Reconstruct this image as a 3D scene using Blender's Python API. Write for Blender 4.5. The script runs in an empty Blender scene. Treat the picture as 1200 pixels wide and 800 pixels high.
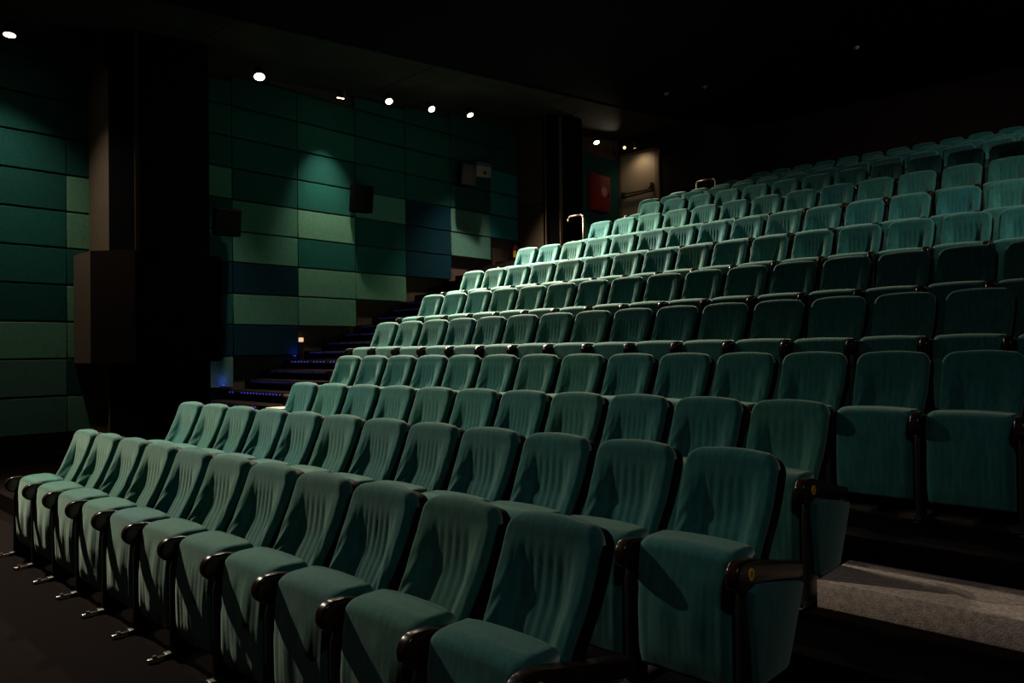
import bpy, bmesh, math, random
from mathutils import Vector, Matrix
random.seed(7)
scene = bpy.context.scene
C = scene.collection
EYE = 1.775                      # eye height above the front floor

# ------------------------------------------------------------ helpers
def link(name, me, parent=None, loc=None):
    o = bpy.data.objects.new(name, me); C.objects.link(o)
    if parent: o.parent = parent
    if loc: o.location = loc
    return o
def empty(name, loc=(0,0,0), rz=0):
    o = bpy.data.objects.new(name, None); C.objects.link(o)
    o.empty_display_size = .1; o.location = loc; o.rotation_euler = (0,0,rz); return o
def tag(o, label, cat=None, group=None):
    o['label'] = label
    if cat: o['category'] = cat
    if group: o['group'] = group
    return o
def mesh(name, bm, mats, smooth=False, angle=None):
    me = bpy.data.meshes.new(name)
    bmesh.ops.recalc_face_normals(bm, faces=bm.faces)
    bm.to_mesh(me); bm.free()
    for m in (mats if isinstance(mats, (list, tuple)) else [mats]): me.materials.append(m)
    if smooth:
        me.shade_smooth()
        if angle: me.set_sharp_from_angle(angle=math.radians(angle))
    return me
def add_box(bm, lo, hi, bev=0, seg=2, mi=0, M=None):
    lo = Vector(lo); hi = Vector(hi)
    r = bmesh.ops.create_cube(bm, size=1)
    vs = r['verts']
    for v in vs:
        v.co = Vector(((lo.x+hi.x)/2+v.co.x*(hi.x-lo.x), (lo.y+hi.y)/2+v.co.y*(hi.y-lo.y), (lo.z+hi.z)/2+v.co.z*(hi.z-lo.z)))
    fs = list({f for v in vs for f in v.link_faces})
    if bev:
        es = list({e for v in vs for e in v.link_edges})
        r = bmesh.ops.bevel(bm, geom=es, offset=bev, segments=seg, affect='EDGES', profile=.5)
        fs = list(set(r['faces']) | {f for f in fs if f.is_valid})
        vs = list({v for f in fs for v in f.verts})
    for f in fs: f.material_index = mi
    if M: bmesh.ops.transform(bm, matrix=M, verts=vs)
    return vs
def add_cyl(bm, p0, p1, r0, r1=None, n=16, mi=0, cap=True):
    p0 = Vector(p0); p1 = Vector(p1); r1 = r0 if r1 is None else r1
    d = p1-p0
    r = bmesh.ops.create_cone(bm, cap_ends=cap, segments=n, radius1=r0, radius2=r1, depth=d.length)
    q = d.to_track_quat('Z', 'Y').to_matrix().to_4x4()
    bmesh.ops.transform(bm, matrix=Matrix.Translation((p0+p1)/2) @ q, verts=r['verts'])
    for f in {f for v in r['verts'] for f in v.link_faces}: f.material_index = mi
    return r['verts']
def add_prism_yz(bm, pts, x0, x1, bev=0, seg=3, mi=0):
    vs0 = [bm.verts.new((x0, y, z)) for y, z in pts]; vs1 = [bm.verts.new((x1, y, z)) for y, z in pts]
    n = len(pts); fs = [bm.faces.new(vs0), bm.faces.new(vs1[::-1])]
    caps = set(fs)
    for i in range(n): fs.append(bm.faces.new((vs0[i], vs1[i], vs1[(i+1)%n], vs0[(i+1)%n])))
    for f in fs: f.material_index = mi
    if bev:
        es = [e for f in caps for e in f.edges]
        bmesh.ops.bevel(bm, geom=es, offset=bev, segments=seg, affect='EDGES', profile=.5)
def add_tube(bm, pts, r, n=10, mi=0):
    for a, b in zip(pts, pts[1:]):
        add_cyl(bm, a, b, r, n=n, mi=mi)
    for p in pts[1:-1]:
        s = bmesh.ops.create_icosphere(bm, subdivisions=2, radius=r, matrix=Matrix.Translation(p))
        for f in {f for v in s['verts'] for f in v.link_faces}: f.material_index = mi
def interp(tab, t):
    for (a, va), (b, vb) in zip(tab, tab[1:]):
        if t <= b:
            k = 0 if b == a else max(0, (t-a)/(b-a)); return va+(vb-va)*k
    return tab[-1][1]
def sstep(a, b, x):
    t = max(0, min(1, (x-a)/(b-a))); return t*t*(3-2*t)

# ------------------------------------------------------------ materials
def mat(name, col, rough=.6, metal=0, sheen=0, spec=.5, bump=0, bscale=60, var=0, vscale=4, coat=0, emit=None, es=0, stretch=None, rnd=0, bdist=.005):
    m = bpy.data.materials.new(name); m.use_nodes = True
    nt = m.node_tree; N = nt.nodes; L = nt.links; b = N['Principled BSDF']
    b.inputs['Base Color'].default_value = (*col, 1); b.inputs['Roughness'].default_value = rough
    b.inputs['Metallic'].default_value = metal; b.inputs['Specular IOR Level'].default_value = spec
    b.inputs['Sheen Weight'].default_value = sheen; b.inputs['Sheen Roughness'].default_value = .45
    b.inputs['Sheen Tint'].default_value = (.62, .78, .66, 1)
    b.inputs['Coat Weight'].default_value = coat
    if emit: b.inputs['Emission Color'].default_value = (*emit, 1); b.inputs['Emission Strength'].default_value = es
    if var or bump:
        tc = N.new('ShaderNodeTexCoord'); mp = N.new('ShaderNodeMapping'); L.new(tc.outputs['Object'], mp.inputs[0])
        if stretch: mp.inputs['Scale'].default_value = stretch
        if rnd:
            oi = N.new('ShaderNodeObjectInfo'); mu = N.new('ShaderNodeMath'); mu.operation = 'MULTIPLY'; mu.inputs[1].default_value = 37
            L.new(oi.outputs['Random'], mu.inputs[0]); cx = N.new('ShaderNodeCombineXYZ'); L.new(mu.outputs[0], cx.inputs[0]); L.new(mu.outputs[0], cx.inputs[1])
            L.new(cx.outputs[0], mp.inputs['Location'])
    if var:
        no = N.new('ShaderNodeTexNoise'); no.inputs['Scale'].default_value = vscale; no.inputs['Detail'].default_value = 5
        L.new(mp.outputs[0], no.inputs['Vector'])
        mr = N.new('ShaderNodeMapRange'); mr.inputs['From Min'].default_value = .3; mr.inputs['From Max'].default_value = .7
        mr.inputs['To Min'].default_value = 1-var; mr.inputs['To Max'].default_value = 1+var
        L.new(no.outputs['Fac'], mr.inputs['Value'])
        out = mr.outputs[0]
        if rnd:
            mr2 = N.new('ShaderNodeMapRange'); mr2.inputs['To Min'].default_value = 1-rnd; mr2.inputs['To Max'].default_value = 1+rnd
            L.new(oi.outputs['Random'], mr2.inputs['Value']); mm = N.new('ShaderNodeMath'); mm.operation = 'MULTIPLY'
            L.new(out, mm.inputs[0]); L.new(mr2.outputs[0], mm.inputs[1]); out = mm.outputs[0]
        vm = N.new('ShaderNodeVectorMath'); vm.operation = 'SCALE'; vm.inputs[0].default_value = col
        L.new(out, vm.inputs['Scale']); L.new(vm.outputs[0], b.inputs['Base Color'])
    if bump:
        nb = N.new('ShaderNodeTexNoise'); nb.inputs['Scale'].default_value = bscale; nb.inputs['Detail'].default_value = 3
        L.new(tc.outputs['Object'], nb.inputs['Vector'])
        bp = N.new('ShaderNodeBump'); bp.inputs['Strength'].default_value = bump; bp.inputs['Distance'].default_value = bdist
        L.new(nb.outputs['Fac'], bp.inputs['Height']); L.new(bp.outputs[0], b.inputs['Normal'])
    return m
VELVET = mat('teal_velvet', (.021, .130, .120), rough=.8, sheen=.60, spec=.12, bump=.35, bscale=260, var=.22, vscale=9, stretch=(5, 3, .8), rnd=.10, bdist=.003)
VELVET_B = mat('teal_velvet_bluish', (.017, .122, .124), rough=.8, sheen=.60, spec=.12, bump=.35, bscale=260, var=.22, vscale=9, stretch=(5, 3, .8), rnd=.10, bdist=.003)
VELVET_C = mat('teal_velvet_olive', (.026, .132, .113), rough=.8, sheen=.60, spec=.12, bump=.35, bscale=260, var=.25, vscale=9, stretch=(5, 3, .8), rnd=.10, bdist=.003)
SHELL = mat('black_seat_shell', (.009, .005, .005), rough=.6, spec=.12)
WOOD = mat('dark_varnished_wood', (.022, .010, .006), rough=.25, spec=.4, var=.3, vscale=14, stretch=(6, 1, 6))
BLACKMETAL = mat('black_metal', (.012, .012, .013), rough=.4, spec=.5)
CHROME = mat('worn_steel', (.55, .5, .45), rough=.25, metal=1)
YELLOW = mat('yellow_number_disc', (1, .60, .04), rough=.35)
DARKPRINT = mat('dark_print', (.08, .03, .01), rough=.6)
CARPET = mat('dark_carpet', (.0065, .004, .0038), rough=1, spec=.05, bump=.6, bscale=180, var=.35, vscale=30)
BLOCKCARPET = mat('grey_carpet', (.55, .45, .40), rough=1, spec=.05, bump=.8, bscale=150, var=.28, vscale=45)
NOSING = mat('wood_nosing', (.13, .075, .045), rough=.5, var=.2, vscale=20)
WALLWOOD = mat('brown_wall_board', (.095, .060, .046), rough=.8, spec=.15, var=.2, vscale=3, bump=.2, bscale=60)
BLACKPAINT = mat('matt_black_paint', (.005, .0045, .0055), rough=.95, spec=.05, bump=.1, bscale=40)
BROWNCLOTH = mat('brown_fabric', (.155, .120, .090), rough=1, spec=.05, bump=.5, bscale=160, var=.12, vscale=30)
DARKCLOTH = mat('dark_brown_fabric', (.022, .015, .013), rough=1, spec=.05, bump=.4, bscale=160)
CEILGREY = mat('grey_plaster', (.045, .038, .03), rough=.95, spec=.05, var=.25, vscale=1.5)
RED = mat('red_enamel', (.26, .015, .022), rough=.4)
WHITE = mat('white_plastic', (.34, .29, .26), rough=.5)
DOORM = mat('beige_door_paint', (.42, .34, .25), rough=.55, bump=.1, bscale=80)
GRILLE = mat('speaker_grille', (.003, .003, .003), rough=.9, spec=.03, bump=.8, bscale=220)
PURPLE = mat('violet_plastic', (.10, .06, .22), rough=.5)
LENS = mat('lit_lamp_lens', (1, .8, .5), emit=(1, .80, .50), es=14)
LENSDIM = mat('dim_lamp_lens', (1, .6, .3), emit=(1, .55, .25), es=2.2)
SMALLLAMP = mat('small_lit_lamp', (1, .8, .5), emit=(1, .62, .38), es=.8)
LEDBLUE = mat('blue_led', (.05, .05, .6), emit=(.10, .09, 1), es=.8)
LEDDIM = mat('weak_blue_led', (.03, .03, .4), emit=(.07, .05, 1), es=.11)
FABP = {}
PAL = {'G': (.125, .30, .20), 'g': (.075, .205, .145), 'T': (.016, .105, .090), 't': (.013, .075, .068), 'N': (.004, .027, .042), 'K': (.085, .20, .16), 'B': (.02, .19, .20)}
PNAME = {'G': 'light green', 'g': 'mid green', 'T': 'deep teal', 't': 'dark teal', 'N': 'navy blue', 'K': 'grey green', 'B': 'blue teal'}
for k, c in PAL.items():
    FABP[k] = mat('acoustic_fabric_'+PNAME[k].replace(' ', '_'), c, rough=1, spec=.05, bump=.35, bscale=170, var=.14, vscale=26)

# ------------------------------------------------------------ seat geometry (origin: floor level under the top edge of the backrest)
def sweep(levels, nf, disp, side_r, mats, name, crown=0):
    """levels: (z, half width, y front, y back); loops of a padded body stacked in z"""
    bm = bmesh.new(); loops = []; nb = 8
    zt = levels[-1][0]; zb = levels[0][0]
    for z, a, yf, yb in levels:
        lp = []; rr = min(side_r, (yb-yf)/2*.98)
        for i in range(nf+1):
            # denser sampling near the sides
            s = -1+2*i/nf; u = math.sin(s*math.pi/2)*.55+s*.45
            d = (1-abs(u))*a
            e = rr-math.sqrt(max(0, rr*rr-(rr-d)**2)) if d < rr else 0
            y = yf+e+disp(u, (z-zb)/(zt-zb))*(1 if d > rr else d/rr)
            lp.append(bm.verts.new((u*a, min(y, yb-.004), z+crown*(1-u*u)*sstep(.8, 1, (z-zb)/(zt-zb)))))
        for i in range(nb+1):
            u = 1-2*i/nb
            yy = yb-(.012 if i in (0, nb) else 0)
            lp.append(bm.verts.new((u*a*(.995 if i in (0, nb) else .96), yy, z+crown*(1-u*u)*sstep(.8, 1, (z-zb)/(zt-zb)))))
        loops.append(lp)
    for A, B in zip(loops, loops[1:]):
        n = len(A)
        for i in range(n): bm.faces.new((A[i], A[(i+1)%n], B[(i+1)%n], B[i]))
    bm.faces.new(loops[0][::-1])
    # close the top as strips between front and back
    T = loops[-1]; F = T[:nf+1]; Bk = T[nf+1:][::-1]
    c = [bm.verts.new((sum(v.co.x for v in T)/len(T), sum(v.co.y for v in T)/len(T), max(v.co.z for v in T)))]
    for i in range(len(T)): bm.faces.new((T[i], T[(i+1)%len(T)], c[0]))
    return mesh(name, bm, mats, smooth=True)
BACKLINE = [(.40, -.325), (.50, -.285), (.62, -.218), (.75, -.142), (.90, -.074), (1.0, -.036), (1.09, -.016)]
def back_levels(z0, z1, w, off_f, off_b, rc, rt, n=34):
    out = []
    zs = [z0+(z1-rc-z0)*i/n for i in range(n)]+[z1-rc+rc*math.sin(math.pi/2*i/14) for i in range(15)]
    for z in zs:
        a = w*(.942+.058*sstep(.62, .86, z))
        if z > z1-rc:
            h = z-(z1-rc); a -= rc*(1-math.sqrt(max(0, 1-(h/rc)**2)))*.92
        f = interp(BACKLINE, z); ef = 0
        if z > z1-rt: h = z-(z1-rt); ef = rt*(1-math.sqrt(max(0, 1-(h/rt)**2)))
        if z < z0+.03: ef = .03*(1-math.sqrt(max(0, 1-((z0+.03-z)/.03)**2)))
        out.append((z, a, f+off_f+ef*.9, f+off_b-ef*.35))
    return out
def back_disp(seed):
    R = random.Random(seed)
    ph = [R.uniform(0, 6.28) for _ in range(6)]; fr = R.uniform(27, 36); am = R.uniform(.0015, .0026); cr = R.uniform(.5, 1.2); sl = R.uniform(5, 9)
    side = R.choice((1, 1, .4))
    def f(u, v):
        cav = (1-sstep(.42, .78, abs(u)))*.060*(1-sstep(.50, .93, v))*(.55+.45*sstep(0, .25, v))+(1-u*u)*.004
        rip = am*math.sin(fr*u+ph[0]+.6*math.sin(4*v+ph[1]))*(1-sstep(.55, .8, abs(u)))*sstep(.0, .2, v)*(1-sstep(.72, .9, v))
        rip += .0012*math.sin(fr*2.3*u+ph[2]+math.sin(5*v+ph[3]))*(1-sstep(.6, .85, abs(u)))*(1-sstep(.7, .9, v))
        wl = sstep(.45, .62, -u)*(1-sstep(.9, 1, -u))*math.exp(-((v-.30)/.26)**2)
        wr = sstep(.45, .62, u)*(1-sstep(.9, 1, u))*math.exp(-((v-.35)/.26)**2)
        fold = .0085*cr*(math.sin(30*v-3*sl*u+ph[4]+1.2*math.sin(4*v+ph[1]))*wl+side*.6*math.sin(28*v+3*sl*u+ph[5])*wr)
        return cav+rip+fold
    return f
def cush_disp(seed):
    R = random.Random(seed); ph = [R.uniform(0, 6.28) for _ in range(5)]; fr = R.uniform(28, 40); a = R.uniform(.0005, .0012)
    def f(u, v):
        r = a*math.sin(fr*u+ph[0]+.8*math.sin(3*v+ph[1]))*sstep(.02, .2, v)*(1-sstep(.75, .88, v))*(1-sstep(.8, .95, abs(u)))
        r += .0026*math.sin(9*u+ph[2])*math.sin(5*v+ph[3])*(1-sstep(.8, .9, v))
        return r-(1-u*u)*.012*math.sin(math.pi*min(1, v/.9))
    return f
CF = [(.110, -.488), (.2, -.500), (.4, -.502), (.56, -.492), (.70, -.468)]
CB = [(.110, -.385), (.3, -.345), (.5, -.285), (.70, -.225)]
def cush_levels():
    out = []; z0, z1 = .110, .700; rf = .075
    zs = [z0+(.028)*math.sin(math.pi/2*i/5) for i in range(5)]+[z0+.028+(z1-.05-z0-.028)*i/22 for i in range(22)]+[z1-.05+.05*math.sin(math.pi/2*i/14) for i in range(15)]
    for z in zs:
        a = .243; f = interp(CF, z); b = interp(CB, z); ef = eb = 0
        if z > z1-.05:
            h = (z-(z1-.05))/.05; q = 1-math.sqrt(max(0, 1-h*h)); ef = rf*q; eb = .05*q; a -= .034*q
        if z < z0+.028:
            h = (z0+.028-z)/.028; q = 1-math.sqrt(max(0, 1-h*h)); ef = .03*q; eb = .02*q; a -= .01*q
        out.append((z, a, f+ef, b-eb))
    return out
VM = [VELVET, VELVET_B, VELVET_C]
BACKS = [sweep(back_levels(.405, 1.078, .243, 0, .085, .092, .042), 56, back_disp(11+i), .030, VM[i%3], 'backrest', crown=.010) for i in range(6)]
CUSH = [sweep(cush_levels(), 40, cush_disp(31+i), .045, VM[i%3], 'seat_cushion', crown=.008) for i in range(6)]
SHELLM = sweep(back_levels(.36, 1.048, .2495, .040, .145, .085, .012, n=12), 24, lambda u, v: .060*(1-sstep(.80, .93, abs(u)))*(1-sstep(.86, .95, v)), .010, SHELL, 'back_shell', crown=.008)
def arm_mesh():
    bm = bmesh.new()
    nose = []
    cy, cz, r = -.500, .622, .070
    for i in range(15):
        a = math.radians(95+i*(270-95)/14)
        nose.append((cy+r*1.02*math.cos(a), cz+r*.98*math.sin(a)))
    pts = nose+[(-.455, .560), (-.40, .582), (-.33, .572), (-.1, .525), (.10, .488), (.118, .50), (.118, .550), (.105, .565), (-.1, .606), (-.36, .668), (-.44, .688)]
    add_prism_yz(bm, pts, -.0305, .0305, bev=.014, seg=4)
    return mesh('armrest', bm, WOOD, smooth=True, angle=38)
def standard_mesh():
    bm = bmesh.new()
    pts = [(-.505, .02), (-.505, .50), (-.49, .55), (-.44, .59), (-.15, .54), (-.12, .48), (-.17, .38), (-.30, .24), (-.36, .10), (-.36, .02)]
    add_prism_yz(bm, pts, -.016, .016, bev=.005, seg=2)
    pts = [(-.20, .52), (-.26, .40), (-.20, .36), (-.10, .42), (-.08, .50), (-.12, .52)]
    add_prism_yz(bm, pts, -.010, .010, bev=.003, seg=1)
    return mesh('leg', bm, BLACKMETAL, smooth=True, angle=30)
def hinge_mesh():
    bm = bmesh.new(); add_cyl(bm, (-.030, -.37, .40), (.030, -.37, .40), .036, n=24)
    add_box(bm, (-.027, -.40, .33), (.027, -.34, .46), bev=.012)
    return mesh('hinge', bm, WOOD, smooth=True, angle=30)
def foot_mesh():
    bm = bmesh.new(); add_box(bm, (-.030, -.54, 0), (.030, -.20, .022), bev=.008)
    return mesh('foot', bm, BLACKMETAL, smooth=True, angle=30)
def bolt_mesh():
    bm = bmesh.new(); add_box(bm, (-.015, -.64, .002), (.015, -.53, .016), bev=.005)
    add_cyl(bm, (0, -.60, .014), (0, -.60, .028), .014, n=6)
    return mesh('floor_bracket', bm, CHROME, smooth=True, angle=30)
def panel_mesh(s):
    bm = bmesh.new()
    pts = [(-.47, .555), (-.475, .48), (-.45, .17), (-.42, .145), (-.15, .140), (-.125, .16), (.045, .46), (.05, .485), (-.1, .515), (-.40, .575)]
    x0, x1 = (.018, .062) if s > 0 else (-.062, -.018)
    add_prism_yz(bm, pts, x0, x1, bev=.016, seg=4)
    return mesh('end_panel', bm, VELVET_B, smooth=True, angle=45)
ARM, STD, HINGE, FOOT, BOLT = arm_mesh(), standard_mesh(), hinge_mesh(), foot_mesh(), bolt_mesh()
PANR, PANL = panel_mesh(1), panel_mesh(-1)
def disc_mesh():
    bm = bmesh.new(); add_cyl(bm, (.028, -.445, .625), (.0350, -.445, .625), .026, n=32)
    return mesh('number_disc', bm, YELLOW)
DISC = disc_mesh()
def text_mesh(ch, size):
    cu = bpy.data.curves.new('digit', 'FONT'); cu.body = ch; cu.size = size; cu.align_x = 'CENTER'; cu.align_y = 'CENTER'; cu.extrude = .0006
    o = bpy.data.objects.new('digit', cu); C.objects.link(o)
    dg = bpy.context.evaluated_depsgraph_get(); me = bpy.data.meshes.new_from_object(o.evaluated_get(dg))
    bpy.data.objects.remove(o); me.materials.clear(); me.materials.append(DARKPRINT); return me
DIGIT = text_mesh('8', .044)

# rows solved from the photograph: x of first (left) seat, number seats, y, top z (eye = 0)
ROWS = [(-7.559, 11, 2.335, -.681), (-7.888, 12, 3.442, -.502), (-7.495, 11, 4.582, -.331), (-8.349, 14, 5.769, -.038),
        (-9.161, 16, 7.040, .462), (-9.487, 16, 8.253, .963), (-9.724, 16, 9.451, 1.468), (-9.482, 15, 10.673, 1.985),
        (-8.553, 14, 11.80, 2.507), (-8.193, 13, 13.054, 2.999), (-9.117, 15, 14.43, 3.398), (-9.220, 15, 15.90, 3.794),
        (-8.597, 13, 17.42, 4.208), (-8.507, 12, 18.92, 4.653)]
H = 1.085
W = .56
ROWNAME = ['front', 'second', 'third', 'fourth', 'fifth', 'sixth', 'seventh', 'eighth', 'ninth', 'tenth', 'eleventh', 'twelfth', 'thirteenth', 'rearmost fourteenth']
ORD = ['leftmost', 'second', 'third', 'fourth', 'fifth', 'sixth', 'seventh', 'eighth', 'ninth', 'tenth', 'eleventh', 'twelfth', 'thirteenth', 'fourteenth', 'fifteenth', 'sixteenth']
def child(name, me, parent, loc=(0,0,0)):
    o = bpy.data.objects.new(name, me); C.objects.link(o); o.parent = parent; o.location = loc; return o
rs = random.Random(5)
for ri, (x0, n, y, zt) in enumerate(ROWS):
    for k in range(n):
        x = x0+W*k
        t = empty('cinema_seat', (x, y, zt-H+EYE))
        t.rotation_euler[2] = 0
        hue = rs.choice((0, 0, 1, 1, 2)) if ri < 3 or k > 6 else rs.choice((0, 0, 2, 1))
        tag(t, '', 'seat', 'folding seats in the raked auditorium')
        where = ('%s seat from the left in the %s row' % (ORD[k], ROWNAME[ri])) if k else 'leftmost seat of the %s row, beside the stair aisle' % ROWNAME[ri]
        last = (ri < 4 and k == n-1)
        if ri == 0 and k == n-1: t['label'] = 'teal velvet folding seat nearest the camera, right end of the front row'
        elif ri == 1 and last: t['label'] = 'teal velvet folding seat with yellow 8 disc on its armrest, right end of second row'
        elif ri == 2 and last: t['label'] = 'teal velvet end seat with yellow 8 disc beside the grey carpeted step, third row'
        elif ri == 3 and last: t['label'] = 'half shadowed teal velvet seat at the right end of the fourth row'
        elif k: t['label'] = 'teal velvet folding seat, ' + where
        else: t['label'] = 'teal velvet folding seat, ' + where
        bi = hue+3*rs.randint(0, 1); ci = hue+3*rs.randint(0, 1)
        b = child('backrest', BACKS[bi], t); b.scale.x = 1
        b.rotation_euler[0] = rs.uniform(-.006, .006)
        s = child('seat_cushion', CUSH[ci], t, (0, rs.uniform(-.004, .004), rs.uniform(-.004, .004)))
        child('back_shell', SHELLM, t)
        sides = [-1]+([1] if last or (k == n-1) else [])
        for sd in sides:
            p = (sd*W/2, 0, 0)
            child('armrest', ARM, t, p); lg = child('leg', STD, t, p); child('hinge', HINGE, t, p)
            ft = child('foot', FOOT, t, p); child('floor_bracket', BOLT, t, (p[0]+.01, 0, 0))
        if k == 0: child('end_panel', PANL, t, (-W/2, 0, 0))
        if last:
            child('end_panel', PANR, t, (W/2, 0, 0))
            d = child('number_disc', DISC, t, (W/2, 0, 0)); d['label'] = 'yellow disc with dark 8'
            g = child('digit', DIGIT, d, (.0353, -.445, .625)); g.rotation_euler = (math.pi/2, 0, math.pi/2)

# ------------------------------------------------------------ floors
def struct(name, me, label=None):
    o = link(name, me); o['kind'] = 'structure'
    if label: o['label'] = label
    return o
XW = -12.66; XR = 7.0; YF = -6.0; YB = 20.6; XS = -10.2
fl = [r[3]-H+EYE for r in ROWS]; edge = [None]+[ROWS[i][2]-1.17 for i in range(1, 14)]
fl[0] = 0.0
bm = bmesh.new()
def slab(bm, x0, x1, y0, y1, z, mi=0, zb=-.3): add_box(bm, (x0, y0, zb), (x1, y1, z), mi=mi)
for i in range(14):
    y0 = YF if i == 0 else edge[i]; y1 = edge[i+1] if i < 13 else YB
    left = XW if i < 4 else XS
    slab(bm, left, XR, y0, y1, fl[i])
struct('floor', mesh('floor', bm, CARPET), 'dark carpeted stepped floor under the seat rows')
# nosings along the platform fronts
bm = bmesh.new()
for i in range(1, 14):
    left = XW if i < 4 else XS
    if i >= 4: add_box(bm, (left, edge[i]-.012, fl[i]-.03), (-8.6, edge[i]+.05, fl[i]+.004), bev=.004)
struct('trim_1', mesh('trim', bm, NOSING), 'brown wooden nosing on the platform edges by the stair aisle')
# stair flight beside the left wall
bm = bmesh.new(); STEPS = []
z4 = fl[3]; ys = 5.55; zz = z4; k = 0
steps_z = []
tab = [(edge[i], fl[i]) for i in range(3, 14)]
y = 4.75; n_ = 0
# three steps to each row rise
for i in range(4, 14):
    ya = edge[i]-.02; dy = (edge[i]-edge[i-1])/3; dz = (fl[i]-fl[i-1])/3
    for q in range(3):
        STEPS.append((edge[i-1]+.25+dy*(q+1)+(0 if i > 4 else 0), fl[i-1]+dz*(q+1), i, q))
for j, (y0, z, i, q) in enumerate(STEPS):
    y1 = STEPS[j+1][0] if j+1 < len(STEPS) else YB
    slab(bm, XW, XS-.002, y0, y1, z)
slab(bm, XW, XS-.002, edge[3]+.001, STEPS[0][0], fl[3])
o = struct('floor_stairs', mesh('stairs', bm, CARPET), 'dark carpeted stair flight beside the left wall')
o.name = 'trim_2'
# LED strips on the steps
for j, (y0, z, i, q) in enumerate(STEPS):
    if z > 2.9: continue
    x0, x1 = -12.45, -10.62
    t = empty('step_light_strip', ((x0+x1)/2, y0-.012, z-.045))
    tag(t, 'blue dotted light strip on the %s step of the wall stairs, counted upward' % ('first' if j == 0 else ORD[j] if j < 16 else ['seventeenth', 'eighteenth', 'nineteenth', 'twentieth', 'twenty-first', 'twenty-second', 'twenty-third', 'twenty-fourth'][min(7, j-16)]), 'light strip', 'blue light strips on the stair noses')
    bm = bmesh.new(); add_box(bm, (-(x1-x0)/2, -.008, -.012), ((x1-x0)/2, .010, .030), bev=.004); child('strip_body', mesh('strip_body', bm, BLACKMETAL), t)
    bm = bmesh.new()
    nd = 17; rr = random.Random(j)
    for m in range(nd):
        if rr.random() < .12: continue
        xx = -(x1-x0)/2+.08+(x1-x0-.16)*m/(nd-1)
        add_cyl(bm, (xx, -.012, .012), (xx, -.006, .012), .011, n=10)
    child('led_dots', mesh('led_dots', bm, LEDBLUE if q == 2 and i < 6 or j in (1,) else LEDDIM), t)
    # bare nose edge of wood right of the strip
for idx, (yy, zz) in enumerate([(6.10, fl[4]), (7.5, fl[5]-.0)]):
    t = empty('corner_lamp', (-12.55, yy-.03, zz+.04))
    tag(t, 'small blue corner lamp at the wall foot, %s of two on the stairs' % ('lower' if idx == 0 else 'upper'), 'lamp')
    bm = bmesh.new(); add_box(bm, (-.035, -.03, -.035), (.035, .03, .035), bev=.008); child('lamp_body', mesh('lamp_body', bm, BLACKMETAL), t)
    bm = bmesh.new(); add_cyl(bm, (0, -.0, .035), (0, -.0, .045), .024, n=16); child('lamp_lens', mesh('lamp_lens', bm, LEDBLUE), t)
    l = bpy.data.lights.new('blue_glow', 'POINT'); l.energy = .35; l.color = (.08, .12, 1); l.shadow_soft_size = .03
    lo = link('blue_glow', l, t, (.05, .0, .12))

# grey carpeted blocks (half steps) at the right aisle and at the left row ends
def block(lo, hi, label):
    c = Vector(((lo[0]+hi[0])/2, (lo[1]+hi[1])/2, lo[2]))
    bm = bmesh.new(); add_box(bm, Vector(lo)-c, Vector(hi)-c, bev=.008, seg=2)
    o = link('carpeted_step', mesh('carpeted_step', bm, BLOCKCARPET, smooth=True, angle=40), None, c)
    tag(o, label, 'step'); return o
block((-1.556, 4.085, fl[2]), (.75, 4.595, fl[2]+.150), 'long grey carpeted step block on the floor right of the third row')
block((-.66, 5.33, fl[3]), (1.2, 5.85, fl[3]+.22), 'grey carpeted step block at the right picture edge beside the fourth row')
block((-10.15, 5.55, fl[3]), (-9.72, 5.85, fl[3]+.33), 'small grey carpeted half step between stairs and fifth row')

# ------------------------------------------------------------ walls and ceiling
def ceil_z(y): return 4.40+.098*y+EYE
bm = bmesh.new(); add_box(bm, (XW-.2, YF, -.3), (XW, YB, 8.6)); struct('wall_left', mesh('wall_left', bm, WALLWOOD), 'brown boarded left wall behind the acoustic panels')
bm = bmesh.new(); add_box(bm, (XR, YF, -.3), (XR+.2, YB, 8.6)); struct('wall_right', mesh('wall_right', bm, BLACKPAINT))
bm = bmesh.new(); add_box(bm, (XW-.2, YF-.2, -.3), (XR+.2, YF, 8.6)); struct('wall_front', mesh('wall_front', bm, BLACKPAINT))
bm = bmesh.new(); add_box(bm, (XW-.2, YB, -.3), (XR+.2, YB+.2, 8.6)); struct('wall_back', mesh('wall_back', bm, DARKCLOTH), 'black rear wall of the auditorium')
# ceiling: lower grey strip above the left aisle, black main ceiling higher
def sloped(bm, x0, x1, y0, y1, za, zb, th):
    vs = [bm.verts.new(c) for c in ((x0, y0, za), (x1, y0, za), (x1, y1, zb), (x0, y1, zb), (x0, y0, za+th), (x1, y0, za+th), (x1, y1, zb+th), (x0, y1, zb+th))]
    for f in ((0, 1, 2, 3), (7, 6, 5, 4), (0, 4, 5, 1), (1, 5, 6, 2), (2, 6, 7, 3), (3, 7, 4, 0)): bm.faces.new([vs[i] for i in f])
bm = bmesh.new()
for a, b in ((YF, 1.5), (1.52, 5.2), (5.22, 9.1), (9.12, 13.1), (13.12, 14.35), (14.37, YB)):
    sloped(bm, XW, -10.3, a, b, ceil_z(a), ceil_z(b), .25)
struct('ceiling_1', mesh('ceiling_strip', bm, CEILGREY), 'lower grey ceiling strip above the left aisle')
bm = bmesh.new(); sloped(bm, -10.3, XR, YF, YB, ceil_z(YF)+.02, ceil_z(YB)+.02, .25)
struct('ceiling_2', mesh('ceiling_main', bm, BLACKPAINT), 'black main ceiling above the seats')

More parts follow.
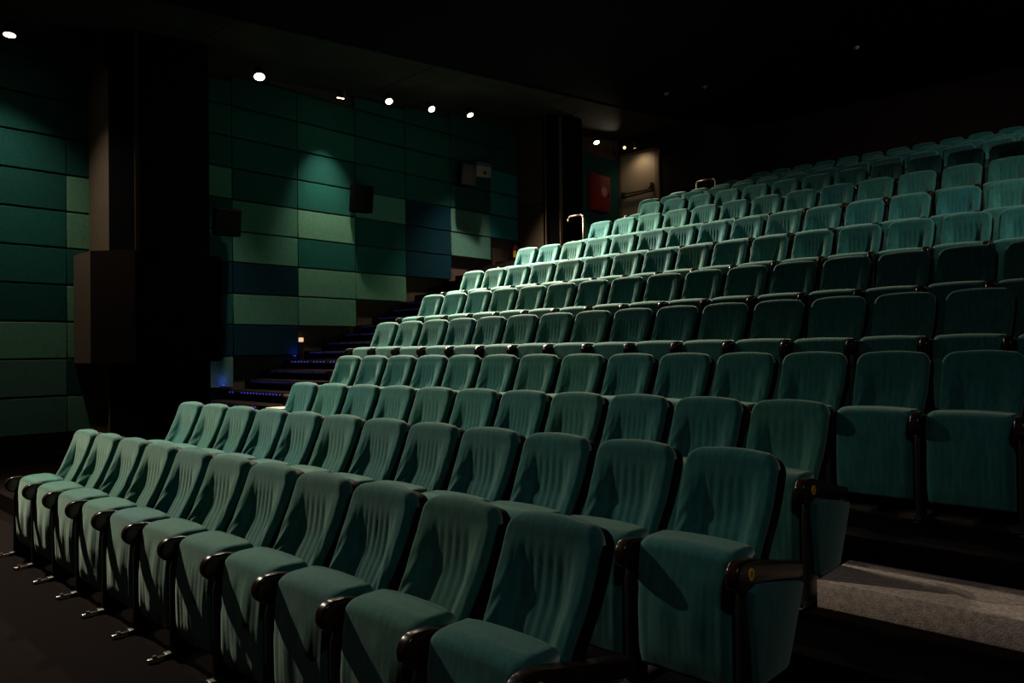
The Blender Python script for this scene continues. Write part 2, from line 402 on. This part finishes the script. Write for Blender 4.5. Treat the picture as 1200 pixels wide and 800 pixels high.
# acoustic panels
Z0p = -.0915*12.6; DZ = .0443*12.6
def zj(j): return Z0p+DZ*j+EYE
seams = [(-.1285), (-.024), .0800, .1845, .289, .3935, .498, .6015, .706, .810, .915, 1.0185, 1.0965]
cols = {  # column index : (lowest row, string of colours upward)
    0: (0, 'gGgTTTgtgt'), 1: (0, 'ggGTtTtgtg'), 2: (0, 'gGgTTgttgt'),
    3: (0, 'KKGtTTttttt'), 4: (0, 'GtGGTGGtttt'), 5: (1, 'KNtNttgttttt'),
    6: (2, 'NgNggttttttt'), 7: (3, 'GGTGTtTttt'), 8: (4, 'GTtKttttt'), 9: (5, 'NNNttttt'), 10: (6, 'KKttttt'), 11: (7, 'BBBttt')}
CN = {0: 'first', 1: 'second', 2: 'third', 3: 'fourth', 4: 'fifth', 5: 'sixth', 6: 'seventh', 7: 'eighth', 8: 'ninth', 9: 'tenth', 10: 'eleventh', 11: 'twelfth'}
RN = ['lowest', 'second up', 'third up', 'fourth up', 'fifth up', 'sixth up', 'seventh up', 'eighth up', 'ninth up', 'tenth up', 'eleventh up', 'topmost']
CDESC = {3: 'column at left picture edge', 4: 'column just left of front pillar', 5: 'narrow column right of front pillar'}
for ci, (j0, s) in cols.items():
    if ci < 3: continue          # outside the frame
    ya, yb = seams[ci]*12.6+.006, seams[ci+1]*12.6-.006
    ntop = 12
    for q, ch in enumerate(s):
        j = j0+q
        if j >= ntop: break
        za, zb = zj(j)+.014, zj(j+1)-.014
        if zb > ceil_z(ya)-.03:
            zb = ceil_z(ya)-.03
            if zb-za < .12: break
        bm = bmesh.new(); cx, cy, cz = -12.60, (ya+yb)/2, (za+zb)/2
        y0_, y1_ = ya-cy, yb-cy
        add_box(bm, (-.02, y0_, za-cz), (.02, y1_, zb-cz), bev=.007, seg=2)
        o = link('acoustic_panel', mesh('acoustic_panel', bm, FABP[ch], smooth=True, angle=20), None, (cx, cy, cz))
        colname = CDESC.get(ci, '%s column after front pillar' % ['second', 'third', 'fourth', 'fifth', 'sixth', 'last'][ci-6] if ci >= 6 else '')
        rown = RN[q]
        tag(o, '%s acoustic wall panel, %s, %s' % (PNAME[ch], rown, colname), 'wall panel', 'acoustic panels on the left wall')

# pillars
def pillar(y0, y1, bright_mat, ztop, label, num, chamf=.25, xf=-11.45):
    bm = bmesh.new()
    pts = [(XW, y0), (xf-.3, y0), (xf-.3+.001, y0), (xf, y0+.28), (xf, y1), (XW, y1)]
    pts = [(XW, y0), (xf-.29, y0), (xf, y0+.29), (xf, y1), (XW, y1)]
    lo = [bm.verts.new((a, b, 0)) for a, b in pts]; hi = [bm.verts.new((a, b, ztop)) for a, b in pts]
    for i in range(5):
        f = bm.faces.new((lo[i], lo[(i+1)%5], hi[(i+1)%5], hi[i])); f.material_index = 0 if i == 0 else 1
    bm.faces.new(lo[::-1]); bm.faces.new(hi)
    o = struct('wall_pillar', mesh('pillar', bm, [bright_mat, BLACKPAINT]), label); o.name = 'trim_%d' % num
    return o
pillar(3.955, 5.33, BROWNCLOTH, ceil_z(3.9)+.1, 'front pillar with brown fabric side and black faces', 4)
bm = bmesh.new(); add_box(bm, (-11.47, 4.215, 2.6+.0), (-11.435, 4.27, ceil_z(4.2))); struct('trim_5', mesh('strip', bm, mat('reddish_brown_strip', (.07, .03, .02), rough=.5)), 'thin reddish strip on the front pillar corner')
# upper collar box round the front pillar
bm = bmesh.new()
za, zb = -.105+EYE, 1.535+EYE
pts = [(XW, 3.735), (-11.85, 3.735), (-11.30, 4.155), (-11.30, 5.45), (XW, 5.45)]
lo = [bm.verts.new((a, b, za)) for a, b in pts]; hi = [bm.verts.new((a, b, zb)) for a, b in pts]
mi = [0, 1, 2, 2, 2]
for i in range(5): bm.faces.new((lo[i], lo[(i+1)%5], hi[(i+1)%5], hi[i])).material_index = mi[i]
bm.faces.new(lo[::-1]).material_index = 2; bm.faces.new(hi).material_index = 0
struct('trim_6', mesh('collar', bm, [BROWNCLOTH, DARKCLOTH, BLACKPAINT]), 'brown fabric boxed collar round the front pillar')
pillar(13.82, 15.03, mat('brown_pillar_fabric', (.085, .060, .042), rough=1, spec=.05, bump=.4, bscale=120), ceil_z(13.9)+.1, 'rear pillar with brown fabric side beside the last panels', 7)
bm = bmesh.new(); add_box(bm, (-11.66, 13.80, 2), (-11.64, 13.82, ceil_z(13.8))); add_box(bm, (-11.47, 14.10, 2), (-11.43, 14.19, ceil_z(13.9)))
struct('trim_8', mesh('strip', bm, mat('brown_strip', (.16, .09, .05), rough=.6)), 'thin brown strip on the rear pillar corner')
bm = bmesh.new(); add_box(bm, (-12.6, 13.795, 3.60+EYE), (-11.74, 13.825, 3.612+EYE)); struct('trim_9', mesh('seam', bm, BLACKPAINT))

# rear left recess: green wall, door wall
bm = bmesh.new(); add_box(bm, (XW, 15.1, 2.0), (-12.60, 18.4, ceil_z(16)-.4)); struct('wall_recess', mesh('wall_recess', bm, mat('dark_green_wall', (.015, .07, .055), rough=1, spec=.05, bump=.3, bscale=120)), 'dark green side wall between rear pillar and exit door').name = 'trim_10'
DY = 18.4
bm = bmesh.new(); add_box(bm, (XW, DY, 2.0), (-9.9, YB, 8.6)); struct('wall_rear', mesh('wall_rear', bm, mat('dark_rear_wall', (.02, .014, .012), rough=1, spec=.05)), 'dark rear wall round the exit door').name = 'wall_exit'
dx0, dx1, dzb, dzt = -12.52, -11.36, fl[13]+.02, 5.70+EYE
door = empty('door_1', ((dx0+dx1)/2, DY-.03, dzb)); door['kind'] = 'structure'; door['label'] = 'beige exit door with push bar'
w2 = (dx1-dx0)/2; hh = dzt-dzb
bm = bmesh.new(); add_box(bm, (-w2, -.03, 0), (w2, .02, hh), bev=.006); child('door_leaf', mesh('door_leaf', bm, DOORM), door)
bm = bmesh.new()
add_box(bm, (-w2-.07, -.05, 0), (-w2-.004, .03, hh+.06)); add_box(bm, (w2+.004, -.05, 0), (w2+.11, .03, hh+.06)); add_box(bm, (-w2-.07, -.05, hh+.004), (w2+.11, .03, hh+.07))
child('door_frame', mesh('door_frame', bm, mat('tan_door_frame', (.25, .17, .10), rough=.6)), door)
bm = bmesh.new()
zb_ = 1.02
add_box(bm, (-w2+.05, -.13, zb_-.16), (-w2+.13, -.03, zb_+.02), bev=.01); add_box(bm, (w2-.12, -.13, zb_-.10), (w2-.05, -.03, zb_+.16), bev=.01)
add_tube(bm, [(-w2+.06, -.12, zb_-.04), (w2-.2, -.12, zb_-.04), (w2-.08, -.12, zb_+.09)], .022)
add_tube(bm, [(-w2+.06, -.10, zb_-.14), (w2-.07, -.10, zb_-.08)], .026)
pb = child('push_bar', mesh('push_bar', bm, mat('bronze_bar', (.10, .065, .04), rough=.35, metal=.6), smooth=True, angle=40), door); pb['label'] = 'dark horizontal push bar'
# two small lamps over the door
def spot_fixture(loc, aim, rad, lens, label, name='spotlight', energy=0, size=100, blend=1, col=(1, .86, .66), length=.16, soft=.06):
    t = empty(name, loc); tag(t, label, 'lamp')
    d = (Vector(aim)-Vector(loc)).normalized()
    bm = bmesh.new()
    add_cyl(bm, -d*length, -d*.004, rad*.9, rad*1.18, n=24)
    add_cyl(bm, -d*length*.5, Vector((0, 0, .14)), .012, n=8)
    child('lamp_housing', mesh('lamp_housing', bm, BLACKMETAL, smooth=True, angle=40), t)
    bm = bmesh.new(); add_cyl(bm, -d*.004, d*.004, rad, n=28); child('lamp_lens', mesh('lamp_lens', bm, lens), t)
    if energy:
        l = bpy.data.lights.new('lamp_light', 'SPOT'); l.energy = energy; l.color = col; l.spot_size = math.radians(size); l.spot_blend = blend; l.shadow_soft_size = soft
        lo = link('lamp_light', l, t, d*.03); lo.rotation_euler = d.to_track_quat('-Z', 'Y').to_euler()
    return t
DOORLAMP = spot_fixture((-11.75, 17.9, 5.74+EYE), (-11.75, 18.45, 4.3+EYE), .035, LENSDIM, 'small orange glowing lamp above the exit door', energy=13, size=140, col=(1, .78, .5))
spot_fixture((-12.1, 17.9, 5.82+EYE), (-11.0, 14.2, 5.72+EYE), .045, LENSDIM, 'small tilted pale lamp above the exit door, left of the orange one', energy=70, size=36)

# red hose cabinet
t = empty('hose_cabinet', (-12.48, 17.15, 3.93+EYE)); tag(t, 'red fire hose cabinet on the dark green wall left of the exit door', 'fire cabinet')
bm = bmesh.new(); add_box(bm, (-.12, -.42, 0), (.10, .42, 1.02), bev=.015); child('cabinet_body', mesh('cabinet_body', bm, RED, smooth=True, angle=40), t)
bm = bmesh.new(); add_box(bm, (.10, -.37, .04), (.125, .37, .98), bev=.008); dd = child('cabinet_door', mesh('cabinet_door', bm, RED, smooth=True, angle=40), t)
bm = bmesh.new(); add_cyl(bm, (.125, .08, .55), (.132, .08, .55), .14, n=32); child('round_sticker', mesh('round_sticker', bm, mat('pale_sticker', (.55, .25, .22), rough=.6)), dd)
bm = bmesh.new(); add_box(bm, (.125, .26, .42), (.15, .31, .54), bev=.006); child('cabinet_handle', mesh('cabinet_handle', bm, BLACKMETAL), dd)
# fire extinguisher
t = empty('fire_extinguisher', (-12.52, 13.66, 2.13+EYE)); tag(t, 'red fire extinguisher with yellow label hanging on the wall beside the rear pillar', 'fire extinguisher')
bm = bmesh.new(); add_cyl(bm, (0, 0, 0), (0, 0, .44), .075, n=28); add_cyl(bm, (0, 0, .44), (0, 0, .50), .075, .03, n=28); child('cylinder', mesh('cylinder', bm, RED, smooth=True, angle=40), t)
bm = bmesh.new(); add_cyl(bm, (0, 0, .50), (0, 0, .56), .028, n=16); add_box(bm, (-.02, -.09, .55), (.02, .04, .575), bev=.005); child('valve_handle', mesh('valve_handle', bm, BLACKMETAL), t)
bm = bmesh.new(); add_cyl(bm, (0, 0, .20), (0, 0, .36), .0765, n=28, cap=False); child('yellow_label', mesh('yellow_label', bm, YELLOW, smooth=True), t)
bm = bmesh.new(); add_tube(bm, [(.02, -.04, .53), (.07, -.07, .45), (.08, -.05, .25), (.08, -.03, .10)], .011); child('hose', mesh('hose', bm, BLACKMETAL, smooth=True), t)

# wall speakers
def speaker(y0, y1, za, zb, label, tilt=.12):
    w, h = (y1-y0), (zb-za)
    t = empty('wall_speaker', (-12.34, (y0+y1)/2, (za+zb)/2+EYE)); t.rotation_euler = (0, tilt, -.12); tag(t, label, 'speaker', 'surround speakers on the left wall')
    bm = bmesh.new()
    pts = [(-.13, -w/2*.8), (.13, -w/2), (.13, w/2), (-.13, w/2*.8)]
    lo = [bm.verts.new((a, b, -h/2)) for a, b in pts]; hi = [bm.verts.new((a, b, h/2)) for a, b in pts]
    for i in range(4): bm.faces.new((lo[i], lo[(i+1)%4], hi[(i+1)%4], hi[i]))
    bm.faces.new(lo[::-1]); bm.faces.new(hi)
    bmesh.ops.bevel(bm, geom=bm.edges[:], offset=.012, segments=2, affect='EDGES')
    child('speaker_cabinet', mesh('speaker_cabinet', bm, GRILLE, smooth=True, angle=40), t)
    bm = bmesh.new(); add_box(bm, (.131, -w/2*.92, -h/2*.94), (.147, w/2*.92, h/2*.94), bev=.006); child('speaker_grille', mesh('speaker_grille', bm, GRILLE), t)
    bm = bmesh.new(); add_box(bm, (-.25, -.05, -.05), (-.125, .05, .05), bev=.01); child('wall_bracket', mesh('wall_bracket', bm, BLACKMETAL), t)
speaker(8.63, 9.08, 2.82, 3.36, 'black box speaker high on the lit green panels, casting a shadow')
speaker(5.80, 6.26, 2.05, 2.52, 'black box speaker on the wall just right of the front pillar')
speaker(11.58, 12.0, 3.80, 4.30, 'black box speaker beside the white device near the rear pillar')
# white device on the wall
t = empty('emergency_light', (-12.40, 12.36, 4.25+EYE)); t.rotation_euler = (0, .15, -.25); tag(t, 'small white wall box with violet top beside the rearmost speaker', 'wall device')
bm = bmesh.new(); add_box(bm, (-.07, -.23, -.13), (.07, .23, .12), bev=.012); child('device_housing', mesh('device_housing', bm, WHITE, smooth=True, angle=40), t)
bm = bmesh.new(); add_box(bm, (-.06, -.16, .125), (.05, .22, .21), bev=.02); child('device_top', mesh('device_top', bm, PURPLE, smooth=True, angle=40), t)
bm = bmesh.new(); add_cyl(bm, (.07, .05, -.03), (.078, .05, -.03), .04, n=20); child('device_lens', mesh('device_lens', bm, BLACKMETAL), t)
# small lit wall lamp with cable duct
t = empty('wall_lamp', (-12.61, 7.64, .27+EYE)); tag(t, 'tiny lit warm lamp on the brown wall above the stairs', 'lamp')
bm = bmesh.new(); add_box(bm, (-.03, -.035, -.05), (.04, .035, .03), bev=.008); child('lamp_body', mesh('lamp_body', bm, SMALLLAMP), t)
bm = bmesh.new(); add_box(bm, (-.045, -.04, -.42), (0, .04, -.05), bev=.006); child('cable_duct', mesh('cable_duct', bm, BLACKMETAL), t)

# handrails
def rail(x0, x1, y, zt, zf, label, half=False):
    t = empty('handrail', ((x0+x1)/2, y, zf)); tag(t, label, 'handrail')
    bm = bmesh.new(); h = zt-zf; w = (x1-x0)/2
    add_tube(bm, [(-w, 0, h-.11 if half else 0), (-w, 0, h-.06), (-w+.03, 0, h-.015), (-w+.07, 0, h), (w-.07, 0, h), (w-.03, 0, h-.015), (w, 0, h-.06), (w, 0, 0)], .021, n=12)
    child('rail_tube', mesh('rail_tube', bm, mat('brushed_brass_steel', (.20, .15, .11), rough=.5, metal=.5), smooth=True), t)
    bm = bmesh.new(); add_cyl(bm, (w, 0, 0), (w, 0, .012), .05, n=20); child('floor_flanges', mesh('floor_flanges', bm, CHROME, smooth=True, angle=30), t)
rail(-9.56, -9.17, 12.05, 2.755+EYE, fl[9], 'pale metal handrail standing left of the ninth row by the rear pillar', half=True)
rail(-9.02, -8.52, 16.45, 4.10+EYE, fl[12], 'pale metal handrail standing behind the back rows at upper centre')

# dome fixture near the top of the front pillar
t = empty('ceiling_fixture', (-11.75, 3.70, 4.42+EYE)); tag(t, 'dark round fixture hanging in front of the front pillar top', 'lamp')
bm = bmesh.new(); add_cyl(bm, (0, 0, 0), (0, 0, .22), .14, .10, n=28)
s = bmesh.ops.create_uvsphere(bm, u_segments=24, v_segments=12, radius=.14); child('fixture_dome', mesh('fixture_dome', bm, SHELL, smooth=True, angle=50), t)
bm = bmesh.new(); add_cyl(bm, (0, 0, .2), (-.05, 0, .36), .03, n=12); child('fixture_arm', mesh('fixture_arm', bm, BLACKMETAL), t)

# small ceiling detectors
for i, (x, y, lab) in enumerate(((-4.9, 15.4, 'tiny pale detector on the black ceiling, rightmost of the three'), (-8.9, 14.9, 'tiny pale detector on the black ceiling above the exit door'), (-8.1, 15.2, 'tiny pale detector on the black ceiling, middle of the three'))):
    t = empty('smoke_detector', (x, y, ceil_z(y)+.02)); tag(t, lab, 'detector')
    bm = bmesh.new(); add_cyl(bm, (0, 0, -.035), (0, 0, 0), .05, .06, n=24); child('detector_base', mesh('detector_base', bm, WHITE, smooth=True, angle=40), t)
    bm = bmesh.new(); add_cyl(bm, (0, 0, -.055), (0, 0, -.035), .025, .035, n=20); child('detector_cap', mesh('detector_cap', bm, WHITE, smooth=True, angle=40), t)

# ------------------------------------------------------------ aisle spotlights (positions solved from the photo)
LP = [((-11.8, 2.735, 4.377), (-11.4, 2.6, 0), .07, 210, 112, 'bright aisle spotlight at the far left picture edge'),
      ((-11.8, 6.393, 4.769), (-9.5, 5.6, -.6), .085, 2300, 86, 'largest bright aisle spotlight right of the front pillar'),
      ((-11.8, 8.037, 4.798), (-12.5, 8.22, 2.4), .065, 300, 58, 'second bright aisle spotlight, above the lit green panel'),
      ((-11.8, 9.182, 5.008), (-9.2, 8.4, 1), .068, 4000, 70, 'third bright aisle spotlight from the front pillar'),
      ((-11.8, 10.306, 5.113), (-9.0, 10.2, 1.6), .068, 8500, 70, 'fourth bright aisle spotlight from the front pillar'),
      ((-11.8, 11.431, 5.240), (-9.9, 11.8, 1.4), .07, 3200, 106, 'fifth bright aisle spotlight, nearest before the rear pillar'),
      ((-11.8, 16.141, 5.562), (-10.6, 15.6, 2.6), .075, 2600, 106, 'bright spotlight behind the rear pillar near the exit door')]
for loc, aim, r, en, sz, lab in LP:
    spot_fixture((loc[0], loc[1], loc[2]+EYE), (aim[0], aim[1], aim[2]+EYE), r, LENS, lab, name='aisle_spotlight', energy=en, size=sz)
# house downlights above the front rows (outside the frame), plus an added rear fill
for loc, aim, en, sz, col in (((-10.9, 1.25, 4.40), (-7.8, 2.3, -1.2), 2600, 82, (1, .87, .66)),
                              ((1.6, .3, 4.45), (-1.0, 4.2, -1.2), 115, 90, (1, .95, .9)),
                              ((2.5, 7.8, 5.0), (-1.3, 10.2, 1.9), 800, 46, (1, .95, .85)),
                              ((1.5, 13.2, 5.6), (-2.4, 16.2, 3.6), 360, 88, (1, .93, .85))):  # unseen lamp added to lift the dim rear rows
    spot_fixture((loc[0], loc[1], loc[2]+EYE), (aim[0], aim[1], aim[2]+EYE), .07, LENS, 'round ceiling downlight outside the picture above %s' % ('the front rows at left' if loc[0] < 0 else 'the camera' if loc[1] < 1 else 'the right seats' if loc[1] < 10 else 'the rearmost rows at right, added to brighten them'), name='ceiling_downlight', energy=en, size=sz, col=col)

# ------------------------------------------------------------ world, camera, view
w = bpy.data.worlds.new('World'); scene.world = w; w.use_nodes = True
w.node_tree.nodes['Background'].inputs[0].default_value = (.5, .6, .8, 1); w.node_tree.nodes['Background'].inputs[1].default_value = 0.0
cam = bpy.data.cameras.new('camera'); co = bpy.data.objects.new('camera', cam); C.objects.link(co); scene.camera = co
f, yaw, pitch, roll = 868.97, math.radians(42.898), math.radians(.712), math.radians(-.726)
cam.sensor_width = 36; cam.lens = f/1200*36; cam.clip_start = .05
fw = Vector((-math.sin(yaw)*math.cos(pitch), math.cos(yaw)*math.cos(pitch), math.sin(pitch)))
rt = Vector((math.cos(yaw), math.sin(yaw), 0)); up = rt.cross(fw)
r2 = math.cos(roll)*rt+math.sin(roll)*up; u2 = -math.sin(roll)*rt+math.cos(roll)*up
co.matrix_world = Matrix(((r2.x, u2.x, -fw.x, 0), (r2.y, u2.y, -fw.y, 0), (r2.z, u2.z, -fw.z, EYE), (0, 0, 0, 1)))
vs = scene.view_settings
vs.view_transform = 'Standard'; vs.look = 'None'; vs.gamma = 1; vs.use_curve_mapping = False; vs.exposure = 0.0
